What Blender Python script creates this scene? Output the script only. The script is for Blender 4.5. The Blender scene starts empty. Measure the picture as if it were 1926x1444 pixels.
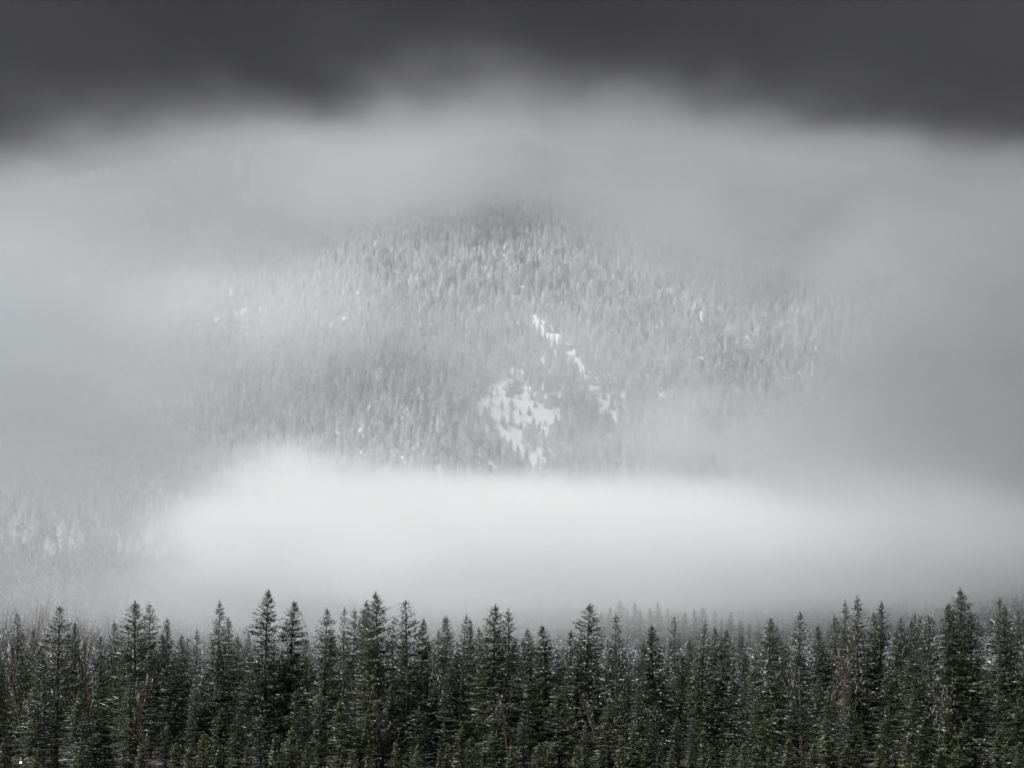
import bpy, math, random
import numpy as np
from mathutils import Vector

random.seed(7)
rng = np.random.default_rng(7)
scene = bpy.context.scene
COL = scene.collection
R = math.radians

# ------------------------------------------------------------------ camera
HOR, FPX = 1330.0, 2675.0          # horizon row and focal length in photo pixels
cam_data = bpy.data.cameras.new('camera')
cam_data.sensor_width = 36.0
cam_data.lens = 36.0 * FPX / 1926.0
cam_data.shift_y = (HOR - 722.0) / 1926.0
cam_data.clip_start = 1.0
cam_data.clip_end = 12000.0
cam = bpy.data.objects.new('camera', cam_data)
cam.rotation_euler = (R(90), 0, 0)
COL.objects.link(cam)
scene.camera = cam

# ------------------------------------------------------------------ sky and sun
SUN_EL, SUN_AZ = 48.0, -46.0       # sun high, veiled by cloud, behind the camera's left shoulder (azimuth from -Y)
world = bpy.data.worlds.new('World')
scene.world = world
world.use_nodes = True
nt = world.node_tree
nt.nodes.clear()
wo = nt.nodes.new('ShaderNodeOutputWorld')
bg = nt.nodes.new('ShaderNodeBackground')
sky = nt.nodes.new('ShaderNodeTexSky')
sky.sky_type = 'NISHITA'
sky.sun_disc = False
sky.sun_elevation = R(SUN_EL)
sky.sun_rotation = R(180 - SUN_AZ)
hsv = nt.nodes.new('ShaderNodeHueSaturation')
hsv.inputs['Saturation'].default_value = 0.10
tc = nt.nodes.new('ShaderNodeTexCoord')
mp = nt.nodes.new('ShaderNodeMapping')
mp.inputs['Scale'].default_value = (1.0, 1.0, 2.4)
nz = nt.nodes.new('ShaderNodeTexNoise')
nz.inputs['Scale'].default_value = 2.6
nz.inputs['Detail'].default_value = 3.0
nz.inputs['Roughness'].default_value = 0.45
rmp = nt.nodes.new('ShaderNodeValToRGB')
rmp.color_ramp.elements[0].position = 0.30
rmp.color_ramp.elements[0].color = (0.02, 0.02, 0.026, 1)
rmp.color_ramp.elements[1].position = 0.72
rmp.color_ramp.elements[1].color = (0.085, 0.085, 0.09, 1)
mx = nt.nodes.new('ShaderNodeMix')
mx.data_type = 'RGBA'
mx.inputs['Factor'].default_value = 0.985        # closed cloud cover over the clear sky
bg.inputs['Strength'].default_value = 0.09
L = nt.links.new
L(tc.outputs['Generated'], mp.inputs['Vector'])
L(mp.outputs['Vector'], nz.inputs['Vector'])
L(nz.outputs['Fac'], rmp.inputs['Fac'])
L(sky.outputs['Color'], hsv.inputs['Color'])
L(hsv.outputs['Color'], mx.inputs[6])
L(rmp.outputs['Color'], mx.inputs[7])
L(mx.outputs[2], bg.inputs['Color'])
L(bg.outputs['Background'], wo.inputs['Surface'])

sd = bpy.data.lights.new('sun', 'SUN')
sd.energy = 1.5
sd.angle = R(28)                    # light spread wide by the cloud
sd.color = (1.0, 0.992, 0.98)
sun = bpy.data.objects.new('sun', sd)
d = Vector((math.sin(R(SUN_AZ)) * math.cos(R(SUN_EL)), -math.cos(R(SUN_AZ)) * math.cos(R(SUN_EL)), math.sin(R(SUN_EL))))
sun.rotation_euler = d.to_track_quat('Z', 'Y').to_euler()
COL.objects.link(sun)

scene.view_settings.view_transform = 'Standard'
scene.view_settings.look = 'None'
scene.view_settings.gamma = 1.0
scene.view_settings.use_curve_mapping = False
scene.view_settings.exposure = 2.30

cy = scene.cycles
cy.max_bounces = 12
cy.diffuse_bounces = 2
cy.glossy_bounces = 1
cy.transmission_bounces = 1
cy.transparent_max_bounces = 8
cy.volume_bounces = 9
cy.volume_max_steps = 128
cy.use_adaptive_sampling = True
cy.adaptive_threshold = 0.025
cy.use_denoising = True
cy.caustics_reflective = False
cy.caustics_refractive = False

# ------------------------------------------------------------------ helpers
def tag(o, label=None, cat=None, group=None, kind=None):
    if label: o['label'] = label
    if cat: o['category'] = cat
    if group: o['group'] = group
    if kind: o['kind'] = kind
    return o

def link(name, data, parent=None):
    o = bpy.data.objects.new(name, data)
    COL.objects.link(o)
    if parent is not None: o.parent = parent
    return o

def material(name, color, rough=0.8, vary=0.0, noise=None, alt=None, bump=0.0, objvary=0.0):
    m = bpy.data.materials.new(name)
    m.use_nodes = True
    t = m.node_tree
    b = t.nodes['Principled BSDF']
    b.inputs['Roughness'].default_value = rough
    b.inputs['Specular IOR Level'].default_value = 0.25
    b.inputs['Base Color'].default_value = (*color, 1)
    if noise:
        g = t.nodes.new('ShaderNodeNewGeometry')
        n = t.nodes.new('ShaderNodeTexNoise')
        n.inputs['Scale'].default_value = noise
        n.inputs['Detail'].default_value = 3
        t.links.new(g.outputs['Position'], n.inputs['Vector'])
        mr = t.nodes.new('ShaderNodeMapRange')
        mr.inputs[1].default_value = 0.35
        mr.inputs[2].default_value = 0.65
        t.links.new(n.outputs['Fac'], mr.inputs[0])
        mm = t.nodes.new('ShaderNodeMix'); mm.data_type = 'RGBA'
        mm.inputs[6].default_value = (*color, 1)
        mm.inputs[7].default_value = (*(alt or color), 1)
        t.links.new(mr.outputs[0], mm.inputs[0])
        last = mm.outputs[2]
        if objvary:
            oi = t.nodes.new('ShaderNodeObjectInfo')
            h = t.nodes.new('ShaderNodeHueSaturation')
            r1 = t.nodes.new('ShaderNodeMapRange')
            r1.inputs[3].default_value = 1 - objvary; r1.inputs[4].default_value = 1 + objvary
            t.links.new(oi.outputs['Random'], r1.inputs[0])
            t.links.new(r1.outputs[0], h.inputs['Value'])
            r2 = t.nodes.new('ShaderNodeMapRange')
            r2.inputs[3].default_value = 0.47; r2.inputs[4].default_value = 0.53
            mu = t.nodes.new('ShaderNodeMath'); mu.operation = 'FRACT'
            m3 = t.nodes.new('ShaderNodeMath'); m3.operation = 'MULTIPLY'; m3.inputs[1].default_value = 7.3
            t.links.new(oi.outputs['Random'], m3.inputs[0]); t.links.new(m3.outputs[0], mu.inputs[0])
            t.links.new(mu.outputs[0], r2.inputs[0]); t.links.new(r2.outputs[0], h.inputs['Hue'])
            t.links.new(last, h.inputs['Color']); last = h.outputs['Color']
        t.links.new(last, b.inputs['Base Color'])
    return m

M_NEEDLE = material('spruce_needles', (0.028, 0.040, 0.021), 0.75, noise=0.5, alt=(0.052, 0.066, 0.036), objvary=0.35)
M_YOUNG = material('young_needles', (0.042, 0.056, 0.024), 0.75, noise=0.8, alt=(0.074, 0.088, 0.034), objvary=0.3)
M_BARK = material('bark', (0.060, 0.050, 0.042), 0.9, noise=1.5, alt=(0.115, 0.100, 0.088), objvary=0.3)
M_TWIG = material('bare_twigs', (0.045, 0.030, 0.026), 0.9, noise=0.7, alt=(0.080, 0.052, 0.045), objvary=0.25)
M_SNOW = material('snow', (0.62, 0.63, 0.65), 0.6, noise=2.0, alt=(0.78, 0.79, 0.80))
M_TEAL = material('blue_green_needles', (0.042, 0.058, 0.056), 0.8, noise=0.05, alt=(0.075, 0.09, 0.088), objvary=0.35)
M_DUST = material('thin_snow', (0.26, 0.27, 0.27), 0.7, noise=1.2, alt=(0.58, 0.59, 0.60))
M_RIME = material('rime', (0.74, 0.77, 0.80), 0.7, noise=0.06, alt=(0.90, 0.93, 0.96), objvary=0.25)
M_FROST = material('frosted_needles', (0.12, 0.14, 0.155), 0.8, noise=0.05, alt=(0.28, 0.31, 0.335), objvary=0.35)

# ------------------------------------------------------------------ terrain
def hash2(ix, iy, s):
    v = np.sin(ix * 127.1 + iy * 311.7 + s * 74.7) * 43758.5453
    return v - np.floor(v)

def vnoise(x, y, s=0):
    ix, iy = np.floor(x), np.floor(y)
    fx, fy = x - ix, y - iy
    ux, uy = fx * fx * (3 - 2 * fx), fy * fy * (3 - 2 * fy)
    a = hash2(ix, iy, s); b = hash2(ix + 1, iy, s); c = hash2(ix, iy + 1, s); e = hash2(ix + 1, iy + 1, s)
    return a + (b - a) * ux + (c - a) * uy + (a - b - c + e) * ux * uy

def fbm(x, y, s=0, o=4):
    r = 0; a = 0.5
    for k in range(o):
        r = r + a * vnoise(x, y, s + k * 3.1); x = x * 2.03; y = y * 2.03; a *= 0.5
    return r / (1 - 0.5 ** o)

PY = np.array([-2000, 0, 190, 330, 500, 800, 1000, 1250, 2700, 3000, 3400, 5200])
PZ = np.array([-11, -10.8, -9.7, -6.8, -1, 14, 34, 108, 985, 1040, 1020, 900])

def height(x, y):
    x = np.asarray(x, float); y = np.asarray(y, float)
    z = np.interp(y, PY, PZ)
    m = np.clip((y - 900) / 600, 0, 1); m = m * m * (3 - 2 * m)
    # spurs and gullies running down the face
    warp = 90 * (fbm(x / 420, y / 420, 5) - 0.5)
    xs = x + warp + (y - 1800) * 0.22
    rid = 1 - np.abs(2 * vnoise(xs / 330, y / 1500, 11) - 1)
    z = z + m * (150 * (rid - 0.5) + 110 * (fbm(x / 520, y / 520, 2) - 0.5) + 34 * (fbm(x / 120, y / 120, 8) - 0.5))
    z = z + 13 * np.exp(-((x - 85) / 150) ** 2 - ((y - 650) / 90) ** 2)      # knoll under the misty row
    # broad central spur with a cliff step under it
    c = np.exp(-((x - 10) / 190) ** 2)
    z = z + m * 60 * c * np.clip((y - 1450) / 300, 0, 1)
    # the mountain falls back at both sides
    z = z - m * 0.00022 * np.clip(np.abs(x + 160) - 400, 0, 2500) ** 2
    z = z + 0.35 * (fbm(x / 9, y / 9, 4) - 0.5) * np.clip((y - 100) / 100, 0, 1)
    return z

def clearing(x, y):
    """0..1 : open snow slope and rock between the spurs"""
    z = height(x, y)
    px = 963 + x / y * FPX; py = HOR - z / y * FPX
    k = 0
    for cx, cy_, rx, ry, ang in CLEAR:
        dx, dy = px - cx, py - cy_
        ca, sa = math.cos(ang), math.sin(ang)
        u = (dx * ca + dy * sa) / rx; v = (-dx * sa + dy * ca) / ry
        k = np.maximum(k, np.clip(1.2 - 0.75 * (u * u + v * v) + 0.9 * (vnoise(px / 11, py / 13, 77) - 0.5), 0, 1))
    return k
CLEAR = [(975, 795, 70, 58, 0.35), (1150, 770, 55, 22, 0.9), (905, 770, 55, 20, -0.9), (1085, 690, 82, 9.5, 0.95), (1015, 625, 60, 8, 1.05), (948, 720, 40, 14, -0.6),
         (1000, 850, 50, 30, 0.6), (1240, 745, 22, 16, 0.5)]

def grid_axis(segments):
    out = []
    for a, b, n in segments: out += list(np.linspace(a, b, n, endpoint=False))
    out.append(segments[-1][1]); return np.array(out)
gx = grid_axis([(-3400, -1200, 40), (-1200, 1200, 200), (1200, 3400, 40)])
gy = grid_axis([(-900, 100, 12), (100, 420, 40), (420, 1100, 50), (1100, 3100, 210), (3100, 4600, 30)])
X, Y = np.meshgrid(gx, gy)
Z = height(X, Y)
nx, ny = len(gx), len(gy)
co = np.stack([X, Y, Z], -1).reshape(-1, 3)
i = np.arange(nx * ny).reshape(ny, nx)
fa = np.stack([i[:-1, :-1], i[:-1, 1:], i[1:, 1:], i[1:, :-1]], -1).reshape(-1, 4)

def mesh_quads(name, verts, faces, mats, mat_idx=None, smooth=False):
    me = bpy.data.meshes.new(name)
    verts = np.ascontiguousarray(verts, dtype=np.float32)
    faces = np.asarray(faces, dtype=np.int32)
    n = len(faces); k = faces.shape[1]
    me.vertices.add(len(verts)); me.vertices.foreach_set('co', verts.ravel())
    me.loops.add(n * k); me.loops.foreach_set('vertex_index', faces.ravel())
    me.polygons.add(n)
    me.polygons.foreach_set('loop_start', np.arange(0, n * k, k, dtype=np.int32))
    if mat_idx is not None: me.polygons.foreach_set('material_index', np.asarray(mat_idx, dtype=np.int32))
    if smooth: me.polygons.foreach_set('use_smooth', np.ones(n, dtype=bool))
    for m in mats: me.materials.append(m)
    me.update(calc_edges=True)
    return me

gm = bpy.data.materials.new('forest_floor')
gm.use_nodes = True
t = gm.node_tree; b = t.nodes['Principled BSDF']; b.inputs['Roughness'].default_value = 0.9
g = t.nodes.new('ShaderNodeNewGeometry')
sep = t.nodes.new('ShaderNodeSeparateXYZ'); t.links.new(g.outputs['Normal'], sep.inputs[0])
n1 = t.nodes.new('ShaderNodeTexNoise'); n1.inputs['Scale'].default_value = 0.05; n1.inputs['Detail'].default_value = 6
t.links.new(g.outputs['Position'], n1.inputs['Vector'])
n2 = t.nodes.new('ShaderNodeTexNoise'); n2.inputs['Scale'].default_value = 0.6; n2.inputs['Detail'].default_value = 4
t.links.new(g.outputs['Position'], n2.inputs['Vector'])
snow = t.nodes.new('ShaderNodeMix'); snow.data_type = 'RGBA'
snow.inputs[6].default_value = (0.040, 0.031, 0.025, 1); snow.inputs[7].default_value = (0.66, 0.675, 0.695, 1)
# snow cover grows with height: bare brown floor in the valley, deep snow on the mountain
sp = t.nodes.new('ShaderNodeSeparateXYZ'); t.links.new(g.outputs['Position'], sp.inputs[0])
r1 = t.nodes.new('ShaderNodeMapRange'); r1.inputs[1].default_value = 30; r1.inputs[2].default_value = 420
r1.inputs[3].default_value = -0.12; r1.inputs[4].default_value = 0.55
t.links.new(sp.outputs['Z'], r1.inputs[0])
a1 = t.nodes.new('ShaderNodeMath'); a1.operation = 'ADD'; t.links.new(r1.outputs[0], a1.inputs[0]); t.links.new(n2.outputs['Fac'], a1.inputs[1])
r2 = t.nodes.new('ShaderNodeMapRange'); r2.inputs[1].default_value = 0.45; r2.inputs[2].default_value = 0.6
t.links.new(a1.outputs[0], r2.inputs[0])
# steep rock stays bare
a2 = t.nodes.new('ShaderNodeMath'); a2.operation = 'MULTIPLY_ADD'; a2.inputs[1].default_value = 0.5
t.links.new(n1.outputs['Fac'], a2.inputs[0]); t.links.new(sep.outputs['Z'], a2.inputs[2])
r3 = t.nodes.new('ShaderNodeMapRange'); r3.inputs[1].default_value = 0.86; r3.inputs[2].default_value = 0.98
t.links.new(a2.outputs[0], r3.inputs[0])
mu = t.nodes.new('ShaderNodeMath'); mu.operation = 'MULTIPLY'
t.links.new(r2.outputs[0], mu.inputs[0]); t.links.new(r3.outputs[0], mu.inputs[1])
t.links.new(mu.outputs[0], snow.inputs[0]); t.links.new(snow.outputs[2], b.inputs['Base Color'])
ground = link('terrain', mesh_quads('terrain', co, fa, [gm], smooth=True))
tag(ground, kind='structure', label='snow-covered mountainside rising from the brown valley floor', cat='mountainside')

# ------------------------------------------------------------------ conifer builder
def norm(v): return v / np.maximum(np.linalg.norm(v, axis=-1, keepdims=True), 1e-9)

def kites(P, D, W):
    """one narrow kite-shaped blade per row, from P along D, half width W"""
    n = len(P)
    v = np.empty((n, 4, 3)); v[:, 0] = P; v[:, 1] = P + D * 0.45 + W; v[:, 2] = P + D; v[:, 3] = P + D * 0.45 - W
    return v.reshape(-1, 3), np.arange(n * 4).reshape(n, 4)

def tube(pts, rad, seg=6):
    pts = np.asarray(pts, float); V = []; F = []
    for k, (p, r) in enumerate(zip(pts, rad)):
        a = pts[min(k + 1, len(pts) - 1)] - pts[max(k - 1, 0)]
        a = a / (np.linalg.norm(a) + 1e-9)
        u = np.cross(a, [0.3, 1, 0.2]); u /= np.linalg.norm(u) + 1e-9; w = np.cross(a, u)
        for s in range(seg):
            th = 2 * math.pi * s / seg
            V.append(p + r * (math.cos(th) * u + math.sin(th) * w))
    for k in range(len(pts) - 1):
        for s in range(seg):
            F.append((k * seg + s, k * seg + (s + 1) % seg, (k + 1) * seg + (s + 1) % seg, (k + 1) * seg + s))
    return np.array(V), np.array(F)

def join(parts):
    V = []; F = []; o = 0
    for v, f in parts:
        V.append(v); F.append(f + o); o += len(v)
    return np.concatenate(V), np.concatenate(F)

def spruce(seed, H=24.0, width=3.2, base=0.22, gap=0.42, per=7, open_=0.0, snow_amt=0.35, twig=0.28, droop=1.0, detail=1.0, bw=1.0, sw=1.0, twigsnow=0.22):
    """returns trunk, crown and snow geometry of one spruce standing at the origin"""
    r = np.random.default_rng(seed)
    bend = r.normal(0, 0.25, 2)
    def trunk_at(h):
        q = h / H
        return np.array([bend[0] * math.sin(q * 3), bend[1] * math.sin(q * 2.3), h])
    hs = np.linspace(-0.6, H - 0.1, 12)
    trunk = [tube([trunk_at(h) for h in hs], [max(0.02, 0.0125 * H * (1 - max(h, 0) / H) ** 0.85 + 0.015) for h in hs], 7)]
    crown = []; snowp = []
    lop = r.uniform(0, 6.28); lopa = r.uniform(0, 0.28)      # one-sided crown
    hole = r.uniform(0.15, 0.8); holea = r.uniform(0, 6.28)
    # leader shoot
    n = 10
    P = np.repeat(trunk_at(H - 0.3)[None], n, 0) + np.stack([np.zeros(n), np.zeros(n), r.uniform(-0.8, 0.1, n)], -1)
    az = r.uniform(0, 2 * math.pi, n)
    D = np.stack([np.cos(az) * 0.15, np.sin(az) * 0.15, np.full(n, 0.62)], -1)
    crown.append(kites(P, D, norm(np.cross(D, [0.1, 0.2, 0.9])) * 0.05))
    h = H - 0.45
    gaps = r.uniform(0, 1, 3)              # directions where the crown is thin
    while h > base * H * 0.45:
        q = (H - h) / (H * (1 - base))      # 0 top .. 1 crown base
        prof = 0.72 * q ** 0.85 + 0.28 * (1 - math.exp(-q * 6))
        prof *= 1.0 if q < 0.75 else max(0.2, 1 - (q - 0.75) * 1.1)
        dead = q > 0.93
        k = int(per * (0.65 + 0.35 * min(1, q * 4)) + 0.5)
        if dead: k = 3
        a0 = r.uniform(0, 6.28)
        for j in range(k):
            if r.uniform() < open_: continue
            a = a0 + 6.283 * j / k + r.normal(0, 0.22)
            thin = 1 - 0.35 * open_ * (math.cos(a * 2 + gaps[0] * 6) + 1) - 0.12 * (math.sin(a * 3 + h * 0.7 + gaps[1] * 6) + 1)
            Lb = width * prof * r.uniform(0.68, 1.2) * max(0.35, thin) * (1 + lopa * math.cos(a - lop)) + 0.12
            if abs(q - hole) < 0.06 and math.cos(a - holea) > 0.2: Lb *= 0.4
            o = trunk_at(h + r.normal(0, 0.13))
            out = np.array([math.cos(a), math.sin(a), 0]); side = np.array([-out[1], out[0], 0])
            s0 = 0.62 - 0.95 * min(1, q * 2.6) * droop + r.normal(0, 0.07)
            s1 = 0.30 * min(1, q * 2.2) + r.normal(0, 0.05)
            def at(tt):
                tt = np.asarray(tt)[:, None]
                return o + out * Lb * tt + np.array([0, 0, 1.0]) * Lb * (s0 * tt + s1 * tt ** 2)
            if dead:
                ts = np.linspace(0, 1, 3); c = at(ts) ; 
                crown.append(kites(c[:1], c[2:] - c[:1], side[None] * 0.03 + np.array([[0, 0, 0.03]])))
                continue
            m = max(3, int(Lb / twig * detail))
            ts = (np.arange(m) + r.uniform(0.2, 0.8, m)) / m * 0.95 + 0.05
            P = at(ts)
            tl = np.clip((0.30 + 0.42 * (1 - ts)) * (0.35 + 0.28 * Lb), 0.16, 1.05)
            if Lb > 1: tl = tl * np.clip(ts * 3.5 + 0.25, 0, 1)
            for sg in (-1, 1):
                ln = tl * r.uniform(0.65, 1.25, m)
                D = out * 0.62 + side * sg * r.uniform(0.45, 0.95, m)[:, None] + np.array([0, 0, 1.0]) * (r.normal(-0.22, 0.16, m) * droop)[:, None]
                D = norm(D) * ln[:, None]
                tilt = r.normal(0, 0.7, m)[:, None]
                W = norm(np.cross(D, np.array([0, 0, 1.0]) + side * tilt)) * (0.055 + 0.055 * ln[:, None]) * bw
                crown.append(kites(P, D, W))
                s = r.uniform(0, 1, m) < snow_amt * (0.3 + 0.7 * ts) * twigsnow
                if s.any():
                    q1 = r.uniform(0.15, 0.4, (s.sum(), 1))
                    snowp.append(kites(P[s] + D[s] * q1 + [0, 0, 0.055], D[s] * r.uniform(0.25, 0.6, (s.sum(), 1)), norm(np.cross(D[s], np.array([0, 0, 1.0]) + side * r.normal(0, 0.8, (s.sum(), 1)))) * (0.035 + 0.06 * ln[s][:, None]) * sw))
            # hanging sprays
            mh = max(1, int(m * 0.8))
            th = r.uniform(0.25, 1, mh); P = at(th)
            D = np.stack([r.normal(0, 0.14, mh), r.normal(0, 0.14, mh), -r.uniform(0.25, 0.62, mh) * min(1, 0.35 + q * 1.6) * droop], -1)
            crown.append(kites(P, D, np.cross(norm(D), norm(r.normal(0, 1, (mh, 3)))) * 0.085 * bw))
            # the bough itself
            tb = np.array([0, 0.5, 1.0]); c = at(tb)
            crown.append(kites(c[:2], c[1:] - c[:2], np.repeat(side[None] * 0.06, 2, 0)))
            for _s in range(3):
              if r.uniform() < snow_amt * 1.3:
                t0 = r.uniform(0.25, 0.7); c = at([t0, min(1, t0 + r.uniform(0.15, 0.4))]) + side * r.normal(0, 0.12 * Lb)
                snowp.append(kites(c[:1] + [0, 0, 0.07], c[1:] - c[:1], side[None] * r.uniform(0.06, 0.15) * sw + np.array([[0, 0, r.uniform(-.05, .05)]]) * sw))
        h -= gap * r.uniform(0.7, 1.3) * (0.75 + 0.5 * min(1, q * 2))
    return join(trunk), join(crown), (join(snowp) if snowp else None)

def spruce_meshes(name, seed, needle=M_NEEDLE, **kw):
    tr, cr, sn = spruce(seed, **kw)
    return dict(trunk=mesh_quads(name + '_trunk', *tr, [M_BARK], smooth=True), crown=mesh_quads(name + '_crown', *cr, [needle]),
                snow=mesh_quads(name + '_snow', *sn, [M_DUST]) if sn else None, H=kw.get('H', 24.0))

def bare_tree(seed, H=14.0):
    r = np.random.default_rng(seed)
    trunk = []; tw = []; sn = []
    def grow(p, dr, ln, rad, lev):
        pts = [p]; d = dr.copy()
        for k in range(4):
            d = norm(d + r.normal(0, 0.10, 3) + np.array([0, 0, 0.05]))
            pts.append(pts[-1] + d * ln / 4)
        (trunk if lev < 1 else tw).append(tube(pts, np.linspace(rad, rad * 0.45, 5), 5 if lev < 2 else 3))
        if lev < 4:
            for k in range([9, 5, 4, 3][lev]):
                f = r.uniform(0.3, 1.0); q = min(3, int(f * 4)); p2 = pts[q] + (pts[q + 1] - pts[q]) * (f * 4 - q if f < 1 else 1)
                nd = norm(d * 0.75 + r.normal(0, 0.42, 3) + np.array([0, 0, 0.5]))
                grow(p2, nd, ln * r.uniform(0.3, 0.55), rad * 0.42, lev + 1)
        if lev >= 2 and r.uniform() < 0.16:
            P = np.array(pts[:-1]); D = np.array(pts[1:]) - P
            sn.append(kites(P + [0, 0, 0.03], D, norm(np.cross(D, [0.01, 0, 1.0])) * 0.022))
    grow(np.array([0, 0, -0.4]), np.array([0.03, 0.02, 1.0]), H * 0.75, H * 0.011, 0)
    return dict(trunk=mesh_quads('bare_tree_trunk', *join(trunk), [M_BARK], smooth=True), crown=mesh_quads('bare_tree_crown', *join(tw), [M_TWIG]),
                snow=mesh_quads('bare_tree_snow', *join(sn), [M_SNOW]), H=H)

def plant(name, kit, x, y, h=None, wid=1.0, rot=None, label=None, cat='spruce', group=None, z=None):
    z = float(height(x, y)) if z is None else z
    e = link(name, None); e.location = (x, y, z - 0.1); e.empty_display_size = 0.5
    e.rotation_euler = (random.gauss(0, 0.02), random.gauss(0, 0.02), random.uniform(0, 6.28) if rot is None else rot)
    s = (h / kit['H']) if h else 1.0
    e.scale = (s * wid, s * wid, s)
    for part in ('trunk', 'crown', 'snow'):
        if kit[part] is not None: tag(link(part, kit[part], e), kind='stuff' if part == 'snow' else None)
    return tag(e, label, cat, group)

# ------------------------------------------------------------------ the front wood
TALL = [spruce_meshes('tall_spruce', 100 + k, H=24, width=w * 1.32, base=bs * .8, gap=g_, per=p_, open_=o_, snow_amt=s_ * 1.6 + .1, droop=d_)
        for k, (w, bs, g_, p_, o_, s_, d_) in enumerate([
            (4.4, .08, .38, 9, .04, .12, 1.0), (3.7, .10, .40, 8, .08, .18, 1.0), (4.8, .10, .44, 8, .10, .25, 0.9),
            (3.5, .06, .36, 9, .04, .10, 1.05), (4.2, .14, .48, 7, .18, .20, 0.85), (3.9, .08, .42, 8, .10, .30, 1.0),
            (5.0, .14, .46, 8, .14, .22, 0.95), (3.4, .10, .44, 7, .16, .34, 0.9), (4.3, .08, .38, 9, .06, .16, 1.1),
            (3.2, .20, .48, 7, .24, .25, 0.8)])]
YOUNG = [spruce_meshes('young_spruce', 300 + k, M_YOUNG, H=9, width=w, base=.04, gap=.26, per=7, open_=.08, snow_amt=s_ * 1.6, twig=.2, droop=.8)
         for k, (w, s_) in enumerate([(1.7, .45), (1.4, .35), (1.9, .5), (1.5, .25)])]
BARE = [bare_tree(500 + k, 13) for k in range(3)]

def place(px, Yd): return (px - 963) / FPX * Yd
def tipz(py, Yd): return (HOR - py) / FPX * Yd

LM = {  # landmark trees of the skyline: x of the tip, short name
    106: 'the broad feathery spruce near the left edge', 254: 'the ragged wide-tiered spruce at left',
    407: 'the dense column-like spruce at left', 503: 'the tall lone spruce left of centre',
    608: 'the round-shouldered spruce left of centre', 707: 'the tall twin-topped spruce',
    766: 'the full conical spruce beside a fog gap', 861: 'the flat-topped clump at centre',
    932: 'the close pair of tall tips at centre', 1103: 'the tall dark-tipped spruce right of centre',
    1238: 'the small pointed spruce before the misty row', 1320: 'the spruce below the misty row',
    1435: 'the dark spruce ending the misty row', 1509: 'the lone pagoda-shaped spruce',
    1620: 'the bushy-topped spruce at right', 1661: 'the thin-topped spruce at right',
    1752: 'the small dark-topped spruce at right', 1805: 'the tallest spruce at right',
    1874: 'the thick-topped spruce near the right edge'}
LMX = sorted(LM)
SKY = [(2,1238,1),(31,1150,0),(63,1183,0),(106,1140,1),(140,1173,1),(186,1196,0),(216,1170,0),(254,1133,1),(282,1134,0),(306,1163,0),
       (344,1193,0),(364,1183,0),(407,1130,1),(435,1163,0),(503,1108,1),(555,1131,1),(608,1145,1),(647,1143,0),(663,1146,0),(680,1145,0),
       (695,1131,0),(707,1115,1),(733,1166,0),(766,1128,1),(789,1166,1),(821,1186,0),(834,1160,0),(843,1158,0),(861,1157,1),(879,1165,0),(904,1180,0),
       (932,1138,1),(949,1146,1),(980,1201,0),(999,1183,0),(1020,1176,1),(1065,1186,0),(1103,1135,1),(1160,1156,1),(1205,1208,0),(1238,1176,1),
       (1274,1156,0),(1320,1169,1),(1350,1181,0),(1362,1184,0),(1405,1196,0),(1435,1161,1),(1471,1201,0),(1509,1149,1),(1543,1176,0),(1570,1158,0),
       (1587,1129,0),(1620,1122,1),(1642,1151,0),(1661,1132,1),(1686,1161,0),(1698,1166,0),(1713,1154,0),(1725,1156,0),(1752,1154,1),
       (1787,1135,1),(1805,1107,1),(1835,1152,1),(1874,1125,1),(1900,1141,1),(1914,1147,0)]
ORD = ['first', 'second', 'third', 'fourth', 'fifth', 'sixth', 'seventh', 'eighth']
trees = []   # (px, py, Y, h, kind)
sky_x = [s[0] for s in SKY]
for k, (px, py, near) in enumerate(SKY):
    Yd = random.uniform(196, 216) if near else random.uniform(225, 262)
    x = place(px, Yd); z = float(height(x, Yd)); h = tipz(py, Yd) - z + 0.1
    if px in LM:
        lab = 'snow-dusted ' + LM[px][4:] + ', its tip clear against the fog'
        if len(lab.replace('-',' ').split()) > 15: lab = 'snow-dusted ' + LM[px][4:]
    else:
        lm = min(LMX, key=lambda q: abs(q - px))
        same = sorted([q for q in sky_x if q not in LM and min(LMX, key=lambda w: abs(w - q)) == lm and (q > lm) == (px > lm)], key=lambda q: abs(q - lm))
        n = same.index(px)
        lab = f"{ORD[n] + ' ' if len(same) > 1 else ''}skyline spruce {'right' if px > lm else 'left'} of {LM[lm]}"
    kit = TALL[(k * 7 + (3 if near else 0)) % len(TALL)]
    wid = random.uniform(0.95, 1.15) if near else random.uniform(0.8, 1.0)
    if px in (1661, 1752, 1835, 1205): wid *= 0.85
    plant('spruce_tree', kit, x, Yd, h, wid * (24 / h) ** 0.35, label=lab, group='spruces of the front wood')

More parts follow.
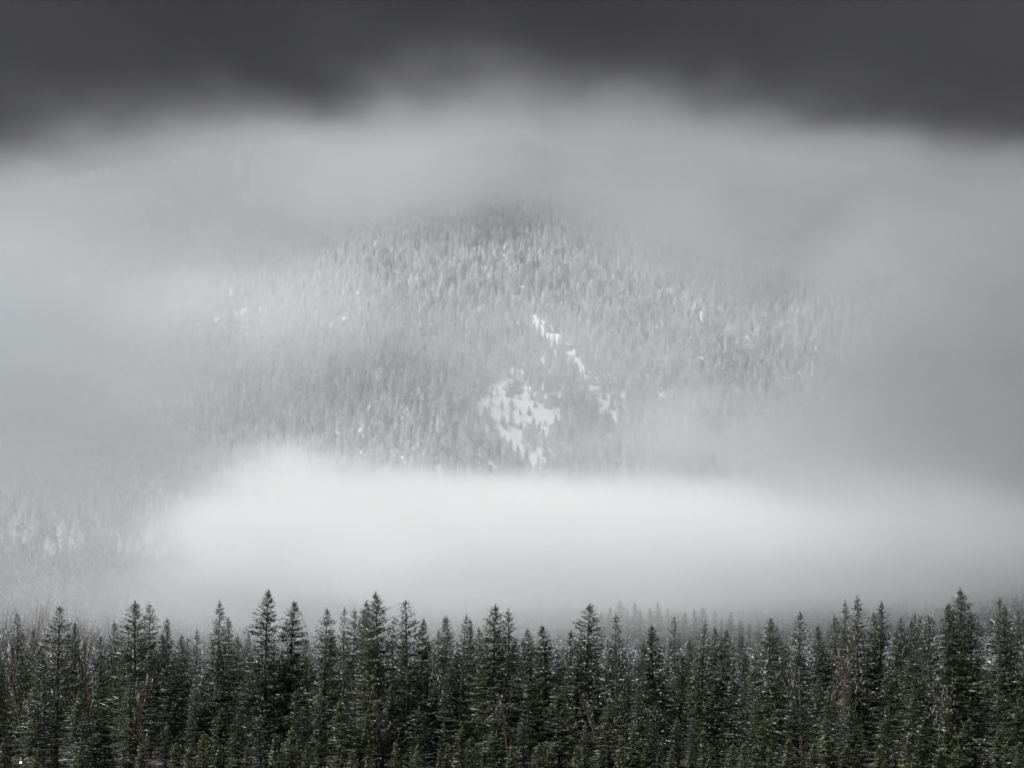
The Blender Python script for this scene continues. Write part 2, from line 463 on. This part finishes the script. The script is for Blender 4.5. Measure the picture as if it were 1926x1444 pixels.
fills = []
def far_enough(px, Yd, dmin):
    for (q, yq) in fills:
        if abs(place(px, Yd) - place(q, yq)) < dmin and abs(Yd - yq) < 10: return False
    return True
def add_fill(n, pyr, Yr, what):
    k = 0; tries = 0
    while k < n and tries < 4000:
        tries += 1
        px = (k + random.uniform(-0.3, 1.3)) / n * 1990 - 32
        Yd = random.uniform(*Yr); py = random.uniform(*pyr)
        if not far_enough(px, Yd, 2.0): continue
        fills.append((px, Yd)); trees.append((px, py, Yd, what)); k += 1
add_fill(58, (1185, 1235), (232, 290), 'back')
add_fill(56, (1215, 1280), (205, 228), 'middle')
add_fill(44, (1270, 1360), (186, 204), 'front')
for (px, py) in [(5,1395),(70,1405),(150,1400),(262,1400),(332,1395),(385,1378),(412,1400),(520,1380),(545,1370),(600,1395),(643,1318),(690,1335),
                 (745,1395),(868,1365),(838,1398),(885,1385),(960,1400),(1022,1400),(1085,1402),(1165,1385),(1188,1372),(1240,1404),(1300,1398),(1320,1372),
                 (1375,1400),(1440,1350),(1480,1390),(1555,1350),(1590,1400),(1650,1405),(1735,1345),(1775,1330),(1822,1350),(1880,1370),(1915,1395),(1700,1392)]+[(int(28 + k * 62 + 14 * math.sin(k * 2.7)), 1412 - int(16 * abs(math.sin(k * 1.9)))) for k in range(30)]:
    px = px + 0.01 * len(trees)
    trees.append((px, py, random.uniform(177, 187), 'young'))
for (px, py) in [(8,1172),(48,1190),(128,1158),(150,1176),(176,1186),(212,1182),(34,1128),(20,1150),(95,1165),(160,1150),(200,1175),(1600,1195),(1560,1205),(1785,1290),(1475,1225),(720,1290),(280,1290),(60,1290),(1130,1300),(955,1310)]:
    far = py < 1180
    trees.append((px, py, random.uniform(285, 320) if far else (random.uniform(200, 218) if py < 1240 else random.uniform(182, 196)), 'bare'))

names = {'back': ('dark spruce', 'behind'), 'middle': ('shaded spruce', 'between the ranks by'), 'front': ('low-topped spruce', 'in front of'),
         'young': ('snow-laden young spruce', 'at the wood edge below'), 'bare': ('leafless brown tree', 'near')}
slots = {}
for tr in trees:
    px = tr[0]; lm = min(LMX, key=lambda q: abs(q - px))
    slots.setdefault((tr[3], lm, px > lm), []).append(px)
LAMPX = 39.0
for k, (px, py, Yd, what) in enumerate(trees):
    if what == 'young' and abs(px - LAMPX) < 22: py = 1444; Yd = 190
    lm = min(LMX, key=lambda q: abs(q - px)); same = sorted(slots[(what, lm, px > lm)], key=lambda q: abs(q - lm))
    n = same.index(px); noun, rel = names[what]
    sd_ = 'right' if px > lm else 'left'
    rel2 = {'back': f'behind and {sd_} of', 'middle': f'beside, just {sd_} of', 'front': f'in front, {sd_} of', 'young': f'below, {sd_} of', 'bare': f'standing {sd_} of'}[what]
    lab = f"{ORD[n] + ' ' if len(same) > 1 else ''}{noun} {rel2} {LM[lm]}"
    x = place(px, Yd); z = float(height(x, Yd)); h = tipz(py, Yd) - z + 0.1
    if what == 'young':
        plant('young_spruce', YOUNG[k % 4], x, Yd, max(h, 3.5), random.uniform(1.2, 1.7), label=lab, cat='young spruce', group='young spruces at the wood edge')
    elif what == 'bare':
        plant('bare_tree', BARE[k % 3], x, Yd, h, 0.9 if h < 16 else 0.75, label=lab, cat='tree', group='leafless trees among the spruces')
    else:
        plant('spruce_tree', TALL[(k * 3 + 1) % len(TALL)], x, Yd, h, random.uniform(0.85, 1.1) * (24 / max(h, 10)) ** 0.35, label=lab, group='spruces of the front wood')

# ------------------------------------------------------------------ the misty row behind, right of centre
MISTY = [(1130,1150),(1146,1140),(1162,1128),(1178,1144),(1195,1133),(1209,1146),(1221,1143),(1238,1133),(1258,1143),(1276,1152),(1290,1150),(1303,1146),(1322,1141),
         (1342,1147),(1359,1164),(1376,1149),(1394,1164),(1412,1172),(1428,1168),(1446,1160),(1461,1174),(1480,1190)]
for k, (px, py) in enumerate(MISTY):
    Yd = random.uniform(600, 680); x = place(px, Yd); z = float(height(x, Yd)); h = tipz(py, Yd) - z
    q = k if k < 11 else len(MISTY) - 1 - k
    full = ['first','second','third','fourth','fifth','sixth','seventh','eighth','ninth','tenth','eleventh']
    lab = f"pale blue-grey spruce in the misty row, {full[q]} from its {'left' if k < 11 else 'right'} end"
    plant('spruce_tree', TALL[(k * 3) % 10], x, Yd, h, 1.15, label=lab, group='spruces of the misty row')

# ------------------------------------------------------------------ rock outcrops on the mountain
M_ROCK = material('grey_rock', (0.10, 0.10, 0.105), 0.9, noise=0.12, alt=(0.20, 0.20, 0.21))
def ground_at(px, py):
    """the point of the mountain face that shows at this photo position"""
    ys = np.linspace(1100, 3000, 1500); xs = place(px, ys)
    q = HOR - height(xs, ys) / ys * FPX
    k = int(np.argmax(q <= py)); return float(xs[k]), float(ys[k]), float(height(xs[k], ys[k]))
def outcrop(px, py, w, h, seed, label):
    import bmesh
    x, y, z = ground_at(px, py)
    w, h = w / FPX * y, h / FPX * y
    e = link('rock_outcrop', None); e.location = (x, y, z - h * 0.3)
    bm = bmesh.new(); bmesh.ops.create_icosphere(bm, subdivisions=4, radius=1.0)
    co = np.array([v.co[:] for v in bm.verts])
    n1 = fbm(co[:, 0] * 1.7 + seed, co[:, 2] * 1.7 + co[:, 1], seed, 4) - 0.5
    n2 = np.abs(vnoise(co[:, 0] * 5 + seed, co[:, 1] * 5, seed) - 0.5)
    sc = 1 + 0.75 * n1 + 0.22 * n2
    co = co * sc[:, None]
    co[:, 2] = np.where(co[:, 2] > 0, co[:, 2] ** 0.8 if False else co[:, 2], co[:, 2]) + 0.18 * np.round(co[:, 2] * 3) / 3
    co = co * np.array([w / 2, w / 3.5, h / 1.6])
    for v, c in zip(bm.verts, co): v.co = c
    me = bpy.data.meshes.new('rock'); bm.to_mesh(me); me.materials.append(M_ROCK); link('rock', me, e)
    bm.normal_update()
    keep = [f for f in bm.faces if f.normal.z > 0.78]
    bmesh.ops.delete(bm, geom=[f for f in bm.faces if f not in set(keep)], context='FACES')
    ex = bmesh.ops.extrude_face_region(bm, geom=bm.faces[:])
    for v in ex['geom']:
        if isinstance(v, bmesh.types.BMVert): v.co.z += 0.8
    me2 = bpy.data.meshes.new('snow_cap'); bm.to_mesh(me2); bm.free(); me2.materials.append(M_SNOW); link('snow_cap', me2, e)
    tag(e, label, 'rock', 'rock outcrops on the mountainside')
outcrop(1142, 722, 56, 36, 1.3, 'grey rock face above the steep white snow strip, right of the clearing')
outcrop(878, 745, 50, 26, 2.1, 'rock ledge at the upper left edge of the snowy clearing')
outcrop(1238, 705, 48, 34, 3.7, 'rock knob farthest right on the misty mountainside')
outcrop(872, 600, 40, 30, 4.2, 'dark rock high on the mountain above the snowy clearing')
outcrop(962, 735, 44, 24, 5.9, 'low rock band across the top of the snowy clearing')
outcrop(1062, 655, 36, 24, 6.4, 'small rock step at the head of the slanting snow strip')

# ------------------------------------------------------------------ distant woods (nobody could count them)
def far_conifer(seed, frost, needle, rime):
    r = np.random.default_rng(seed)
    tr, cr, sn = spruce(seed, H=22, width=r.uniform(4.6, 6.2), base=.03, gap=.82, per=9, open_=.04, snow_amt=frost, twig=.8, droop=1.45, detail=1.15, bw=3.0, sw=4.0, twigsnow=1.0)
    (v1, f1), (v2, f2), (v3, f3) = tr, cr, sn
    v2 = v2.copy()
    V = np.concatenate([v1, v2, v3]); F = np.concatenate([f1, f2 + len(v1), f3 + len(v1) + len(v2)])
    # rime coats the outer sprays in irregular clumps
    cen = v2[f2].mean(1); az_ = np.arctan2(cen[:, 1], cen[:, 0])
    cl = vnoise(cen[:, 2] * 0.55 + az_ * 1.3, az_ * 1.1 + seed, seed) * 0.7 + r.uniform(0, 1, len(f2)) * 0.5
    mi = np.concatenate([np.zeros(len(f1)), np.where(cl < rime, 2, 1), np.full(len(f3), 2)])
    return mesh_quads('far_conifer', V, F, [M_BARK, needle, M_RIME], mi)
kits = bpy.data.collections.new('conifer_kit')
for k in range(10):      # 0-5 frosted, 6-9 green with a little snow
    kits.objects.link(bpy.data.objects.new('conifer_%d' % k, far_conifer(700 + k, 0.6 + 0.1 * (k % 3), M_FROST, (.62, .76, .92)[k % 3]) if k < 6 else far_conifer(700 + k, 0.3, M_TEAL, .2)))

def forest(name, label, x, y, hmin, hmax, factor=1.0):
    z = height(x, y)
    me = bpy.data.meshes.new(name); n = len(x)
    me.vertices.add(n); me.vertices.foreach_set('co', np.stack([x, y, z - 0.4], -1).astype(np.float32).ravel())
    s = rng.uniform(hmin, hmax, n) / 22 * factor
    sc = np.stack([s * rng.uniform(1.0, 1.6, n), s * rng.uniform(1.0, 1.6, n), s * 0.92], -1).astype(np.float32)
    ro = np.stack([rng.normal(0, .03, n), rng.normal(0, .03, n), rng.uniform(0, 6.28, n)], -1).astype(np.float32)
    a = me.attributes.new('scl', 'FLOAT_VECTOR', 'POINT'); a.data.foreach_set('vector', sc.ravel())
    a = me.attributes.new('rot', 'FLOAT_VECTOR', 'POINT'); a.data.foreach_set('vector', ro.ravel())
    a = me.attributes.new('pick', 'INT', 'POINT'); low = (clearing(x, y) < 0.2) & (rng.uniform(0, 1, n) > np.clip((z - 135) / 110 + 0.1 + 1.3 * (fbm(x / 80, y / 140, 31) - 0.5), 0.0, 0.93))
    a.data.foreach_set('value', np.where(low, rng.integers(6, 10, n), rng.integers(0, 6, n)).astype(np.int32))
    o = link(name, me)
    ng = bpy.data.node_groups.new(name + '_nodes', 'GeometryNodeTree')
    ng.interface.new_socket('Geometry', in_out='INPUT', socket_type='NodeSocketGeometry')
    ng.interface.new_socket('Geometry', in_out='OUTPUT', socket_type='NodeSocketGeometry')
    N = ng.nodes.new; gi = N('NodeGroupInput'); go = N('NodeGroupOutput')
    ip = N('GeometryNodeInstanceOnPoints'); ci = N('GeometryNodeCollectionInfo')
    ci.inputs['Collection'].default_value = kits; ci.inputs['Separate Children'].default_value = True; ci.inputs['Reset Children'].default_value = True
    def attr(nm, ty):
        q = N('GeometryNodeInputNamedAttribute'); q.data_type = ty; q.inputs['Name'].default_value = nm; return q.outputs['Attribute']
    e2r = N('FunctionNodeEulerToRotation')
    K = ng.links.new
    K(gi.outputs[0], ip.inputs['Points']); K(ci.outputs[0], ip.inputs['Instance']); ip.inputs['Pick Instance'].default_value = True
    K(attr('pick', 'INT'), ip.inputs['Instance Index']); K(attr('rot', 'FLOAT_VECTOR'), e2r.inputs[0]); K(e2r.outputs[0], ip.inputs['Rotation'])
    K(attr('scl', 'FLOAT_VECTOR'), ip.inputs['Scale']); K(ip.outputs[0], go.inputs[0])
    md = o.modifiers.new('scatter', 'NODES'); md.node_group = ng
    tag(o, label, 'forest', kind='stuff')
    return o, n

def scatter(x0, x1, y0, y1, step):
    xs = np.arange(x0, x1, step); ys = np.arange(y0, y1, step)
    A, B = np.meshgrid(xs, ys)
    A = (A + rng.uniform(-.48, .48, A.shape) * step).ravel(); B = (B + rng.uniform(-.48, .48, B.shape) * step).ravel()
    return A, B
A, B = scatter(-1500, 1500, 1030, 3000, 7.9)
inview = np.abs(A) < B * 0.36 + 160
A, B = A[inview], B[inview]
kc = clearing(A, B)
dens = fbm(A / 130, B / 130, 21)
keep = (rng.uniform(0, 1, len(A)) > np.clip(kc * (3.0 * (fbm(A / 20, B / 40, 44) - 0.24)), 0, 0.9)) & (rng.uniform(0, 1, len(A)) < np.clip(2.8 * dens - 0.2, 0.6, 1))
A, B = A[keep], B[keep]
SMALL = np.where(clearing(A, B) > 0.3, rng.uniform(0.35, 0.9, len(A)), 1.0) * (0.8 + 0.4 * fbm(A / 60, B / 90, 51))
forest('mountain_forest', 'snow-frosted conifer forest covering the steep mountainside in the mist', A, B, 15, 28, SMALL)
nmf = len(A)
A, B = scatter(-520, 520, 305, 1030, 8.5)
inview = np.abs(A) < B * 0.36 + 60
A, B = A[inview], B[inview]
zt = height(A, B) + 22; pyt = HOR - zt / B * FPX; pxt = 963 + A / B * FPX
# stays below the skyline, a little higher at the left where the valley wood climbs
lim = 1178 - 30 * np.clip((500 - pxt) / 500, 0, 1)
keep = (pyt > lim + rng.uniform(-12, 12, len(A)))
A, B = A[keep], B[keep]
forest('valley_forest', 'dark hazy conifer forest on the valley floor behind the front wood', A, B, 15, 22)
print('forest instances', nmf, len(A))

# ------------------------------------------------------------------ small lit lamp at the wood edge
lx, ly = place(39, 178), 178.0; lz = float(height(lx, ly)); top = tipz(1433, ly) - lz
lamp = link('garden_lamp', None); lamp.location = (lx, ly, lz)
M_IRON = material('dark_iron', (0.03, 0.028, 0.026), 0.6)
M_GLOW = bpy.data.materials.new('lamp_glow'); M_GLOW.use_nodes = True
bsd = M_GLOW.node_tree.nodes['Principled BSDF']
bsd.inputs['Emission Color'].default_value = (1.0, 0.80, 0.68, 1); bsd.inputs['Emission Strength'].default_value = 1.3
V, F = join([tube([(0, 0, -.2), (0, 0, .1), (0, 0, .1), (0, 0, top - .14)], [.09, .08, .035, .03], 10)])
link('post', mesh_quads('post', V, F, [M_IRON], smooth=True), lamp)
V, F = tube([(0, 0, top - .14 + .28 * k / 8) for k in range(9)], [max(.02, .14 * math.sin(math.pi * k / 8)) for k in range(9)], 12)
link('globe', mesh_quads('globe', V, F, [M_GLOW], smooth=True), lamp)
V, F = tube([(0, 0, top + .12), (0, 0, top + .14), (0, 0, top + .2)], [.12, .11, .02], 12)
link('cap', mesh_quads('cap', V, F, [M_IRON], smooth=True), lamp)
tag(lamp, 'small lit lamp on a short post at the wood edge, bottom left corner', 'lamp')

# ------------------------------------------------------------------ mist, fog banks and clouds
STEP = 2.0
def fog_material(name, density, color, aniso=0.0, scale=(1, 1, 1), amount=0.6, power=1.0, warp=0.35, step=1.0, detail=2.0, seed=0.0):
    m = bpy.data.materials.new(name); m.use_nodes = True
    t = m.node_tree; t.nodes.clear()
    N = t.nodes.new; K = t.links.new
    out = N('ShaderNodeOutputMaterial'); v = N('ShaderNodeVolumePrincipled')
    v.inputs['Color'].default_value = (*color, 1); v.inputs['Anisotropy'].default_value = 0.1
    K(v.outputs[0], out.inputs['Volume'])
    tc = N('ShaderNodeTexCoord')
    mp = N('ShaderNodeMapping'); mp.inputs['Scale'].default_value = scale; mp.inputs['Location'].default_value = (seed, seed * 1.7, seed * 0.6)
    K(tc.outputs['Object'], mp.inputs['Vector'])
    n = N('ShaderNodeTexNoise'); n.inputs['Scale'].default_value = 1.0; n.inputs['Detail'].default_value = detail; n.inputs['Roughness'].default_value = 0.5
    K(mp.outputs[0], n.inputs['Vector'])
    ln = N('ShaderNodeVectorMath'); ln.operation = 'LENGTH'; K(tc.outputs['Object'], ln.inputs[0])
    # the body's shape is pulled about by the noise, density falls softly to nothing at the rim
    vs = N('ShaderNodeVectorMath'); vs.operation = 'SUBTRACT'; vs.inputs[1].default_value = (0.5, 0.5, 0.5); K(n.outputs['Color'], vs.inputs[0])
    vm = N('ShaderNodeVectorMath'); vm.operation = 'MULTIPLY_ADD'; vm.inputs[1].default_value = (warp * 2.4, warp * 2.4, warp * 3.2)
    K(vs.outputs[0], vm.inputs[0]); K(tc.outputs['Object'], vm.inputs[2])
    l2 = N('ShaderNodeVectorMath'); l2.operation = 'LENGTH'; K(vm.outputs[0], l2.inputs[0])
    mr = N('ShaderNodeMapRange'); mr.interpolation_type = 'SMOOTHSTEP'
    mr.inputs[1].default_value = 0.95; mr.inputs[2].default_value = 0.05; mr.inputs[3].default_value = 0.0; mr.inputs[4].default_value = 1.0
    K(l2.outputs['Value'], mr.inputs[0])
    # and vanishes at the mesh in any case
    rim = N('ShaderNodeMapRange'); rim.inputs[1].default_value = 0.98; rim.inputs[2].default_value = 0.6
    K(ln.outputs['Value'], rim.inputs[0])
    q = N('ShaderNodeMapRange'); q.inputs[1].default_value = 0.36; q.inputs[2].default_value = 0.62; q.inputs[3].default_value = 1 - amount; q.inputs[4].default_value = 1.0
    K(n.outputs['Fac'], q.inputs[0])
    m1 = N('ShaderNodeMath'); m1.operation = 'MULTIPLY'; K(mr.outputs[0], m1.inputs[0]); K(q.outputs[0], m1.inputs[1])
    m2 = N('ShaderNodeMath'); m2.operation = 'MULTIPLY'; K(m1.outputs[0], m2.inputs[0]); K(rim.outputs[0], m2.inputs[1])
    m3 = N('ShaderNodeMath'); m3.operation = 'MULTIPLY'; K(m2.outputs[0], m3.inputs[0]); m3.inputs[1].default_value = density
    K(m3.outputs[0], v.inputs['Density'])
    m.cycles.volume_step_rate = step * STEP
    return m

def sphere_mesh(name, mat):
    import bmesh
    bm = bmesh.new(); bmesh.ops.create_icosphere(bm, subdivisions=3, radius=1.0)
    me = bpy.data.meshes.new(name); bm.to_mesh(me); bm.free(); me.materials.append(mat); return me

def bank(name, px, py, Yd, rx, ry, depth, tau, color, label, amount=0.6, warp=0.3, scl=None, tilt=0.0, seed=0.0, cell=170):
    """an ellipsoidal body of fog whose middle stands at distance Yd; tau = how opaque it is through the middle"""
    X_, Z_ = place(px, Yd), tipz(py, Yd)
    wx, wz = rx / FPX * Yd, ry / FPX * Yd
    mat = fog_material(name + '_fog', tau / depth, color, 0.0, scl or (wx / cell, depth / cell, wz / cell * 1.6), amount, warp=warp * (170 / cell) ** 0.0, step=0.55, seed=seed, detail=3.0)
    o = link(name, sphere_mesh(name, mat))
    o.location = (X_, Yd, Z_); o.scale = (wx, depth, wz); o.rotation_euler = (0, tilt, 0)
    return tag(o, label, 'fog', kind='stuff')

WHITE = (0.996, 0.998, 1.0); GREY = (0.915, 0.935, 0.955); DULL = (0.81, 0.835, 0.865); SHADE = (0.595, 0.612, 0.632); HAZY = (0.80, 0.81, 0.82); SOFT = (0.65, 0.675, 0.695); VIOLET = (0.52, 0.525, 0.545); PALE = (0.935, 0.945, 0.955); DIM = (0.46, 0.47, 0.485)  # darker tones put the shade on side mist and clouds into their colour
BANKS = [
    ('fog_bank', 1000, 1035, 1060, 960, 165, 230, 15.0, WHITE, 'bright white fog bank lying low across the foot of the mountain', .35, .32, 95),
    ('fog_bank', 560, 965, 1150, 330, 165, 170, 4.5, WHITE, 'rounded lobe of fog rising from the left end of the white bank', .5, .4, 80),
    ('fog_bank', 840, 955, 1200, 260, 90, 120, 2.6, WHITE, 'low swell of fog on top of the white bank at the centre', .6, .45, 60),
    ('fog_bank', 1270, 960, 1200, 330, 95, 120, 2.2, WHITE, 'torn wisp of fog standing on the right half of the bank', .7, .45, 60),
    ('fog_bank', 1560, 1030, 1080, 760, 220, 220, 4.2, SOFT, 'grey rising end of the low fog bank at the right', .4, .35, 120),
    ('mist', -20, 800, 1400, 600, 560, 260, 4.6, SOFT, 'pale mist filling the left side of the valley', .4, .3, 170),
    ('mist', 1980, 900, 1350, 800, 760, 260, 4.8, VIOLET, 'grey mist filling the right side of the valley', .4, .3, 170),
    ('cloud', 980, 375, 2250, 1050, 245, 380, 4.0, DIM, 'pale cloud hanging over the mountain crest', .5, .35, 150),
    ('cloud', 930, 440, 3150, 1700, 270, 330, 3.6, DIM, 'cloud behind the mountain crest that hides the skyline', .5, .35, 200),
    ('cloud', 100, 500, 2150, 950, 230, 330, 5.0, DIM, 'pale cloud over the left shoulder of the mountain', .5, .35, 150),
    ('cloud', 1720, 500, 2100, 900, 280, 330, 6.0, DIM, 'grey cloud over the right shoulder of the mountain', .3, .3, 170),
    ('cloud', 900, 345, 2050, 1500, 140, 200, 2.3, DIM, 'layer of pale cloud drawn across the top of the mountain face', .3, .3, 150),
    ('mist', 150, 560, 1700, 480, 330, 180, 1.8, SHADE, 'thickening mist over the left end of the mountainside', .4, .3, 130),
    ('mist', 1720, 640, 1650, 400, 360, 180, 1.8, SOFT, 'thickening mist over the right end of the mountainside', .4, .3, 130),
    ('mist', 900, 640, 1560, 1700, 700, 260, 1.35, HAZY, 'thin veil of mist drifting before the whole mountain face', .7, .2, 200),
    ('mist', 480, 600, 1540, 520, 140, 130, 1.2, HAZY, 'wisp of mist across the left part of the mountain forest', .8, .35, 90),
    ('mist', 1330, 840, 1480, 480, 160, 120, 1.1, HAZY, 'wisp of mist low on the right part of the mountain forest', .8, .35, 90),
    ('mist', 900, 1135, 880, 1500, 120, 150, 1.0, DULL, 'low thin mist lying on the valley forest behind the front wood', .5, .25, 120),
    ('mist', 700, 1010, 270, 1900, 330, 160, 2.0, GREY, 'faint mist drifting round the tops of the front wood', .5, .2, 60),
]
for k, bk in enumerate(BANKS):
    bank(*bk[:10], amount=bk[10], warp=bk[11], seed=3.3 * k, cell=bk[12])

hm = bpy.data.materials.new('haze_air'); hm.use_nodes = True
t = hm.node_tree; t.nodes.clear()
o_ = t.nodes.new('ShaderNodeOutputMaterial'); v = t.nodes.new('ShaderNodeVolumePrincipled')
v.inputs['Color'].default_value = (0.93, 0.96, 0.98, 1); v.inputs['Density'].default_value = 0.0000045
t.links.new(v.outputs[0], o_.inputs['Volume'])
HX, HY0, HY1, HZ0, HZ1 = 3450, -950, 4650, float(Z.min()) - 2, 1300
hv = np.array([(x, y, z) for x in (-HX, HX) for y in (HY0, HY1) for z in (HZ0, HZ1)], float)
hf = np.array([(0, 1, 3, 2), (4, 6, 7, 5), (0, 4, 5, 1), (2, 3, 7, 6), (0, 2, 6, 4), (1, 5, 7, 3)])
tag(link('haze', mesh_quads('haze', hv, hf, [hm])), 'thin cold haze in the valley air', 'haze', kind='stuff')
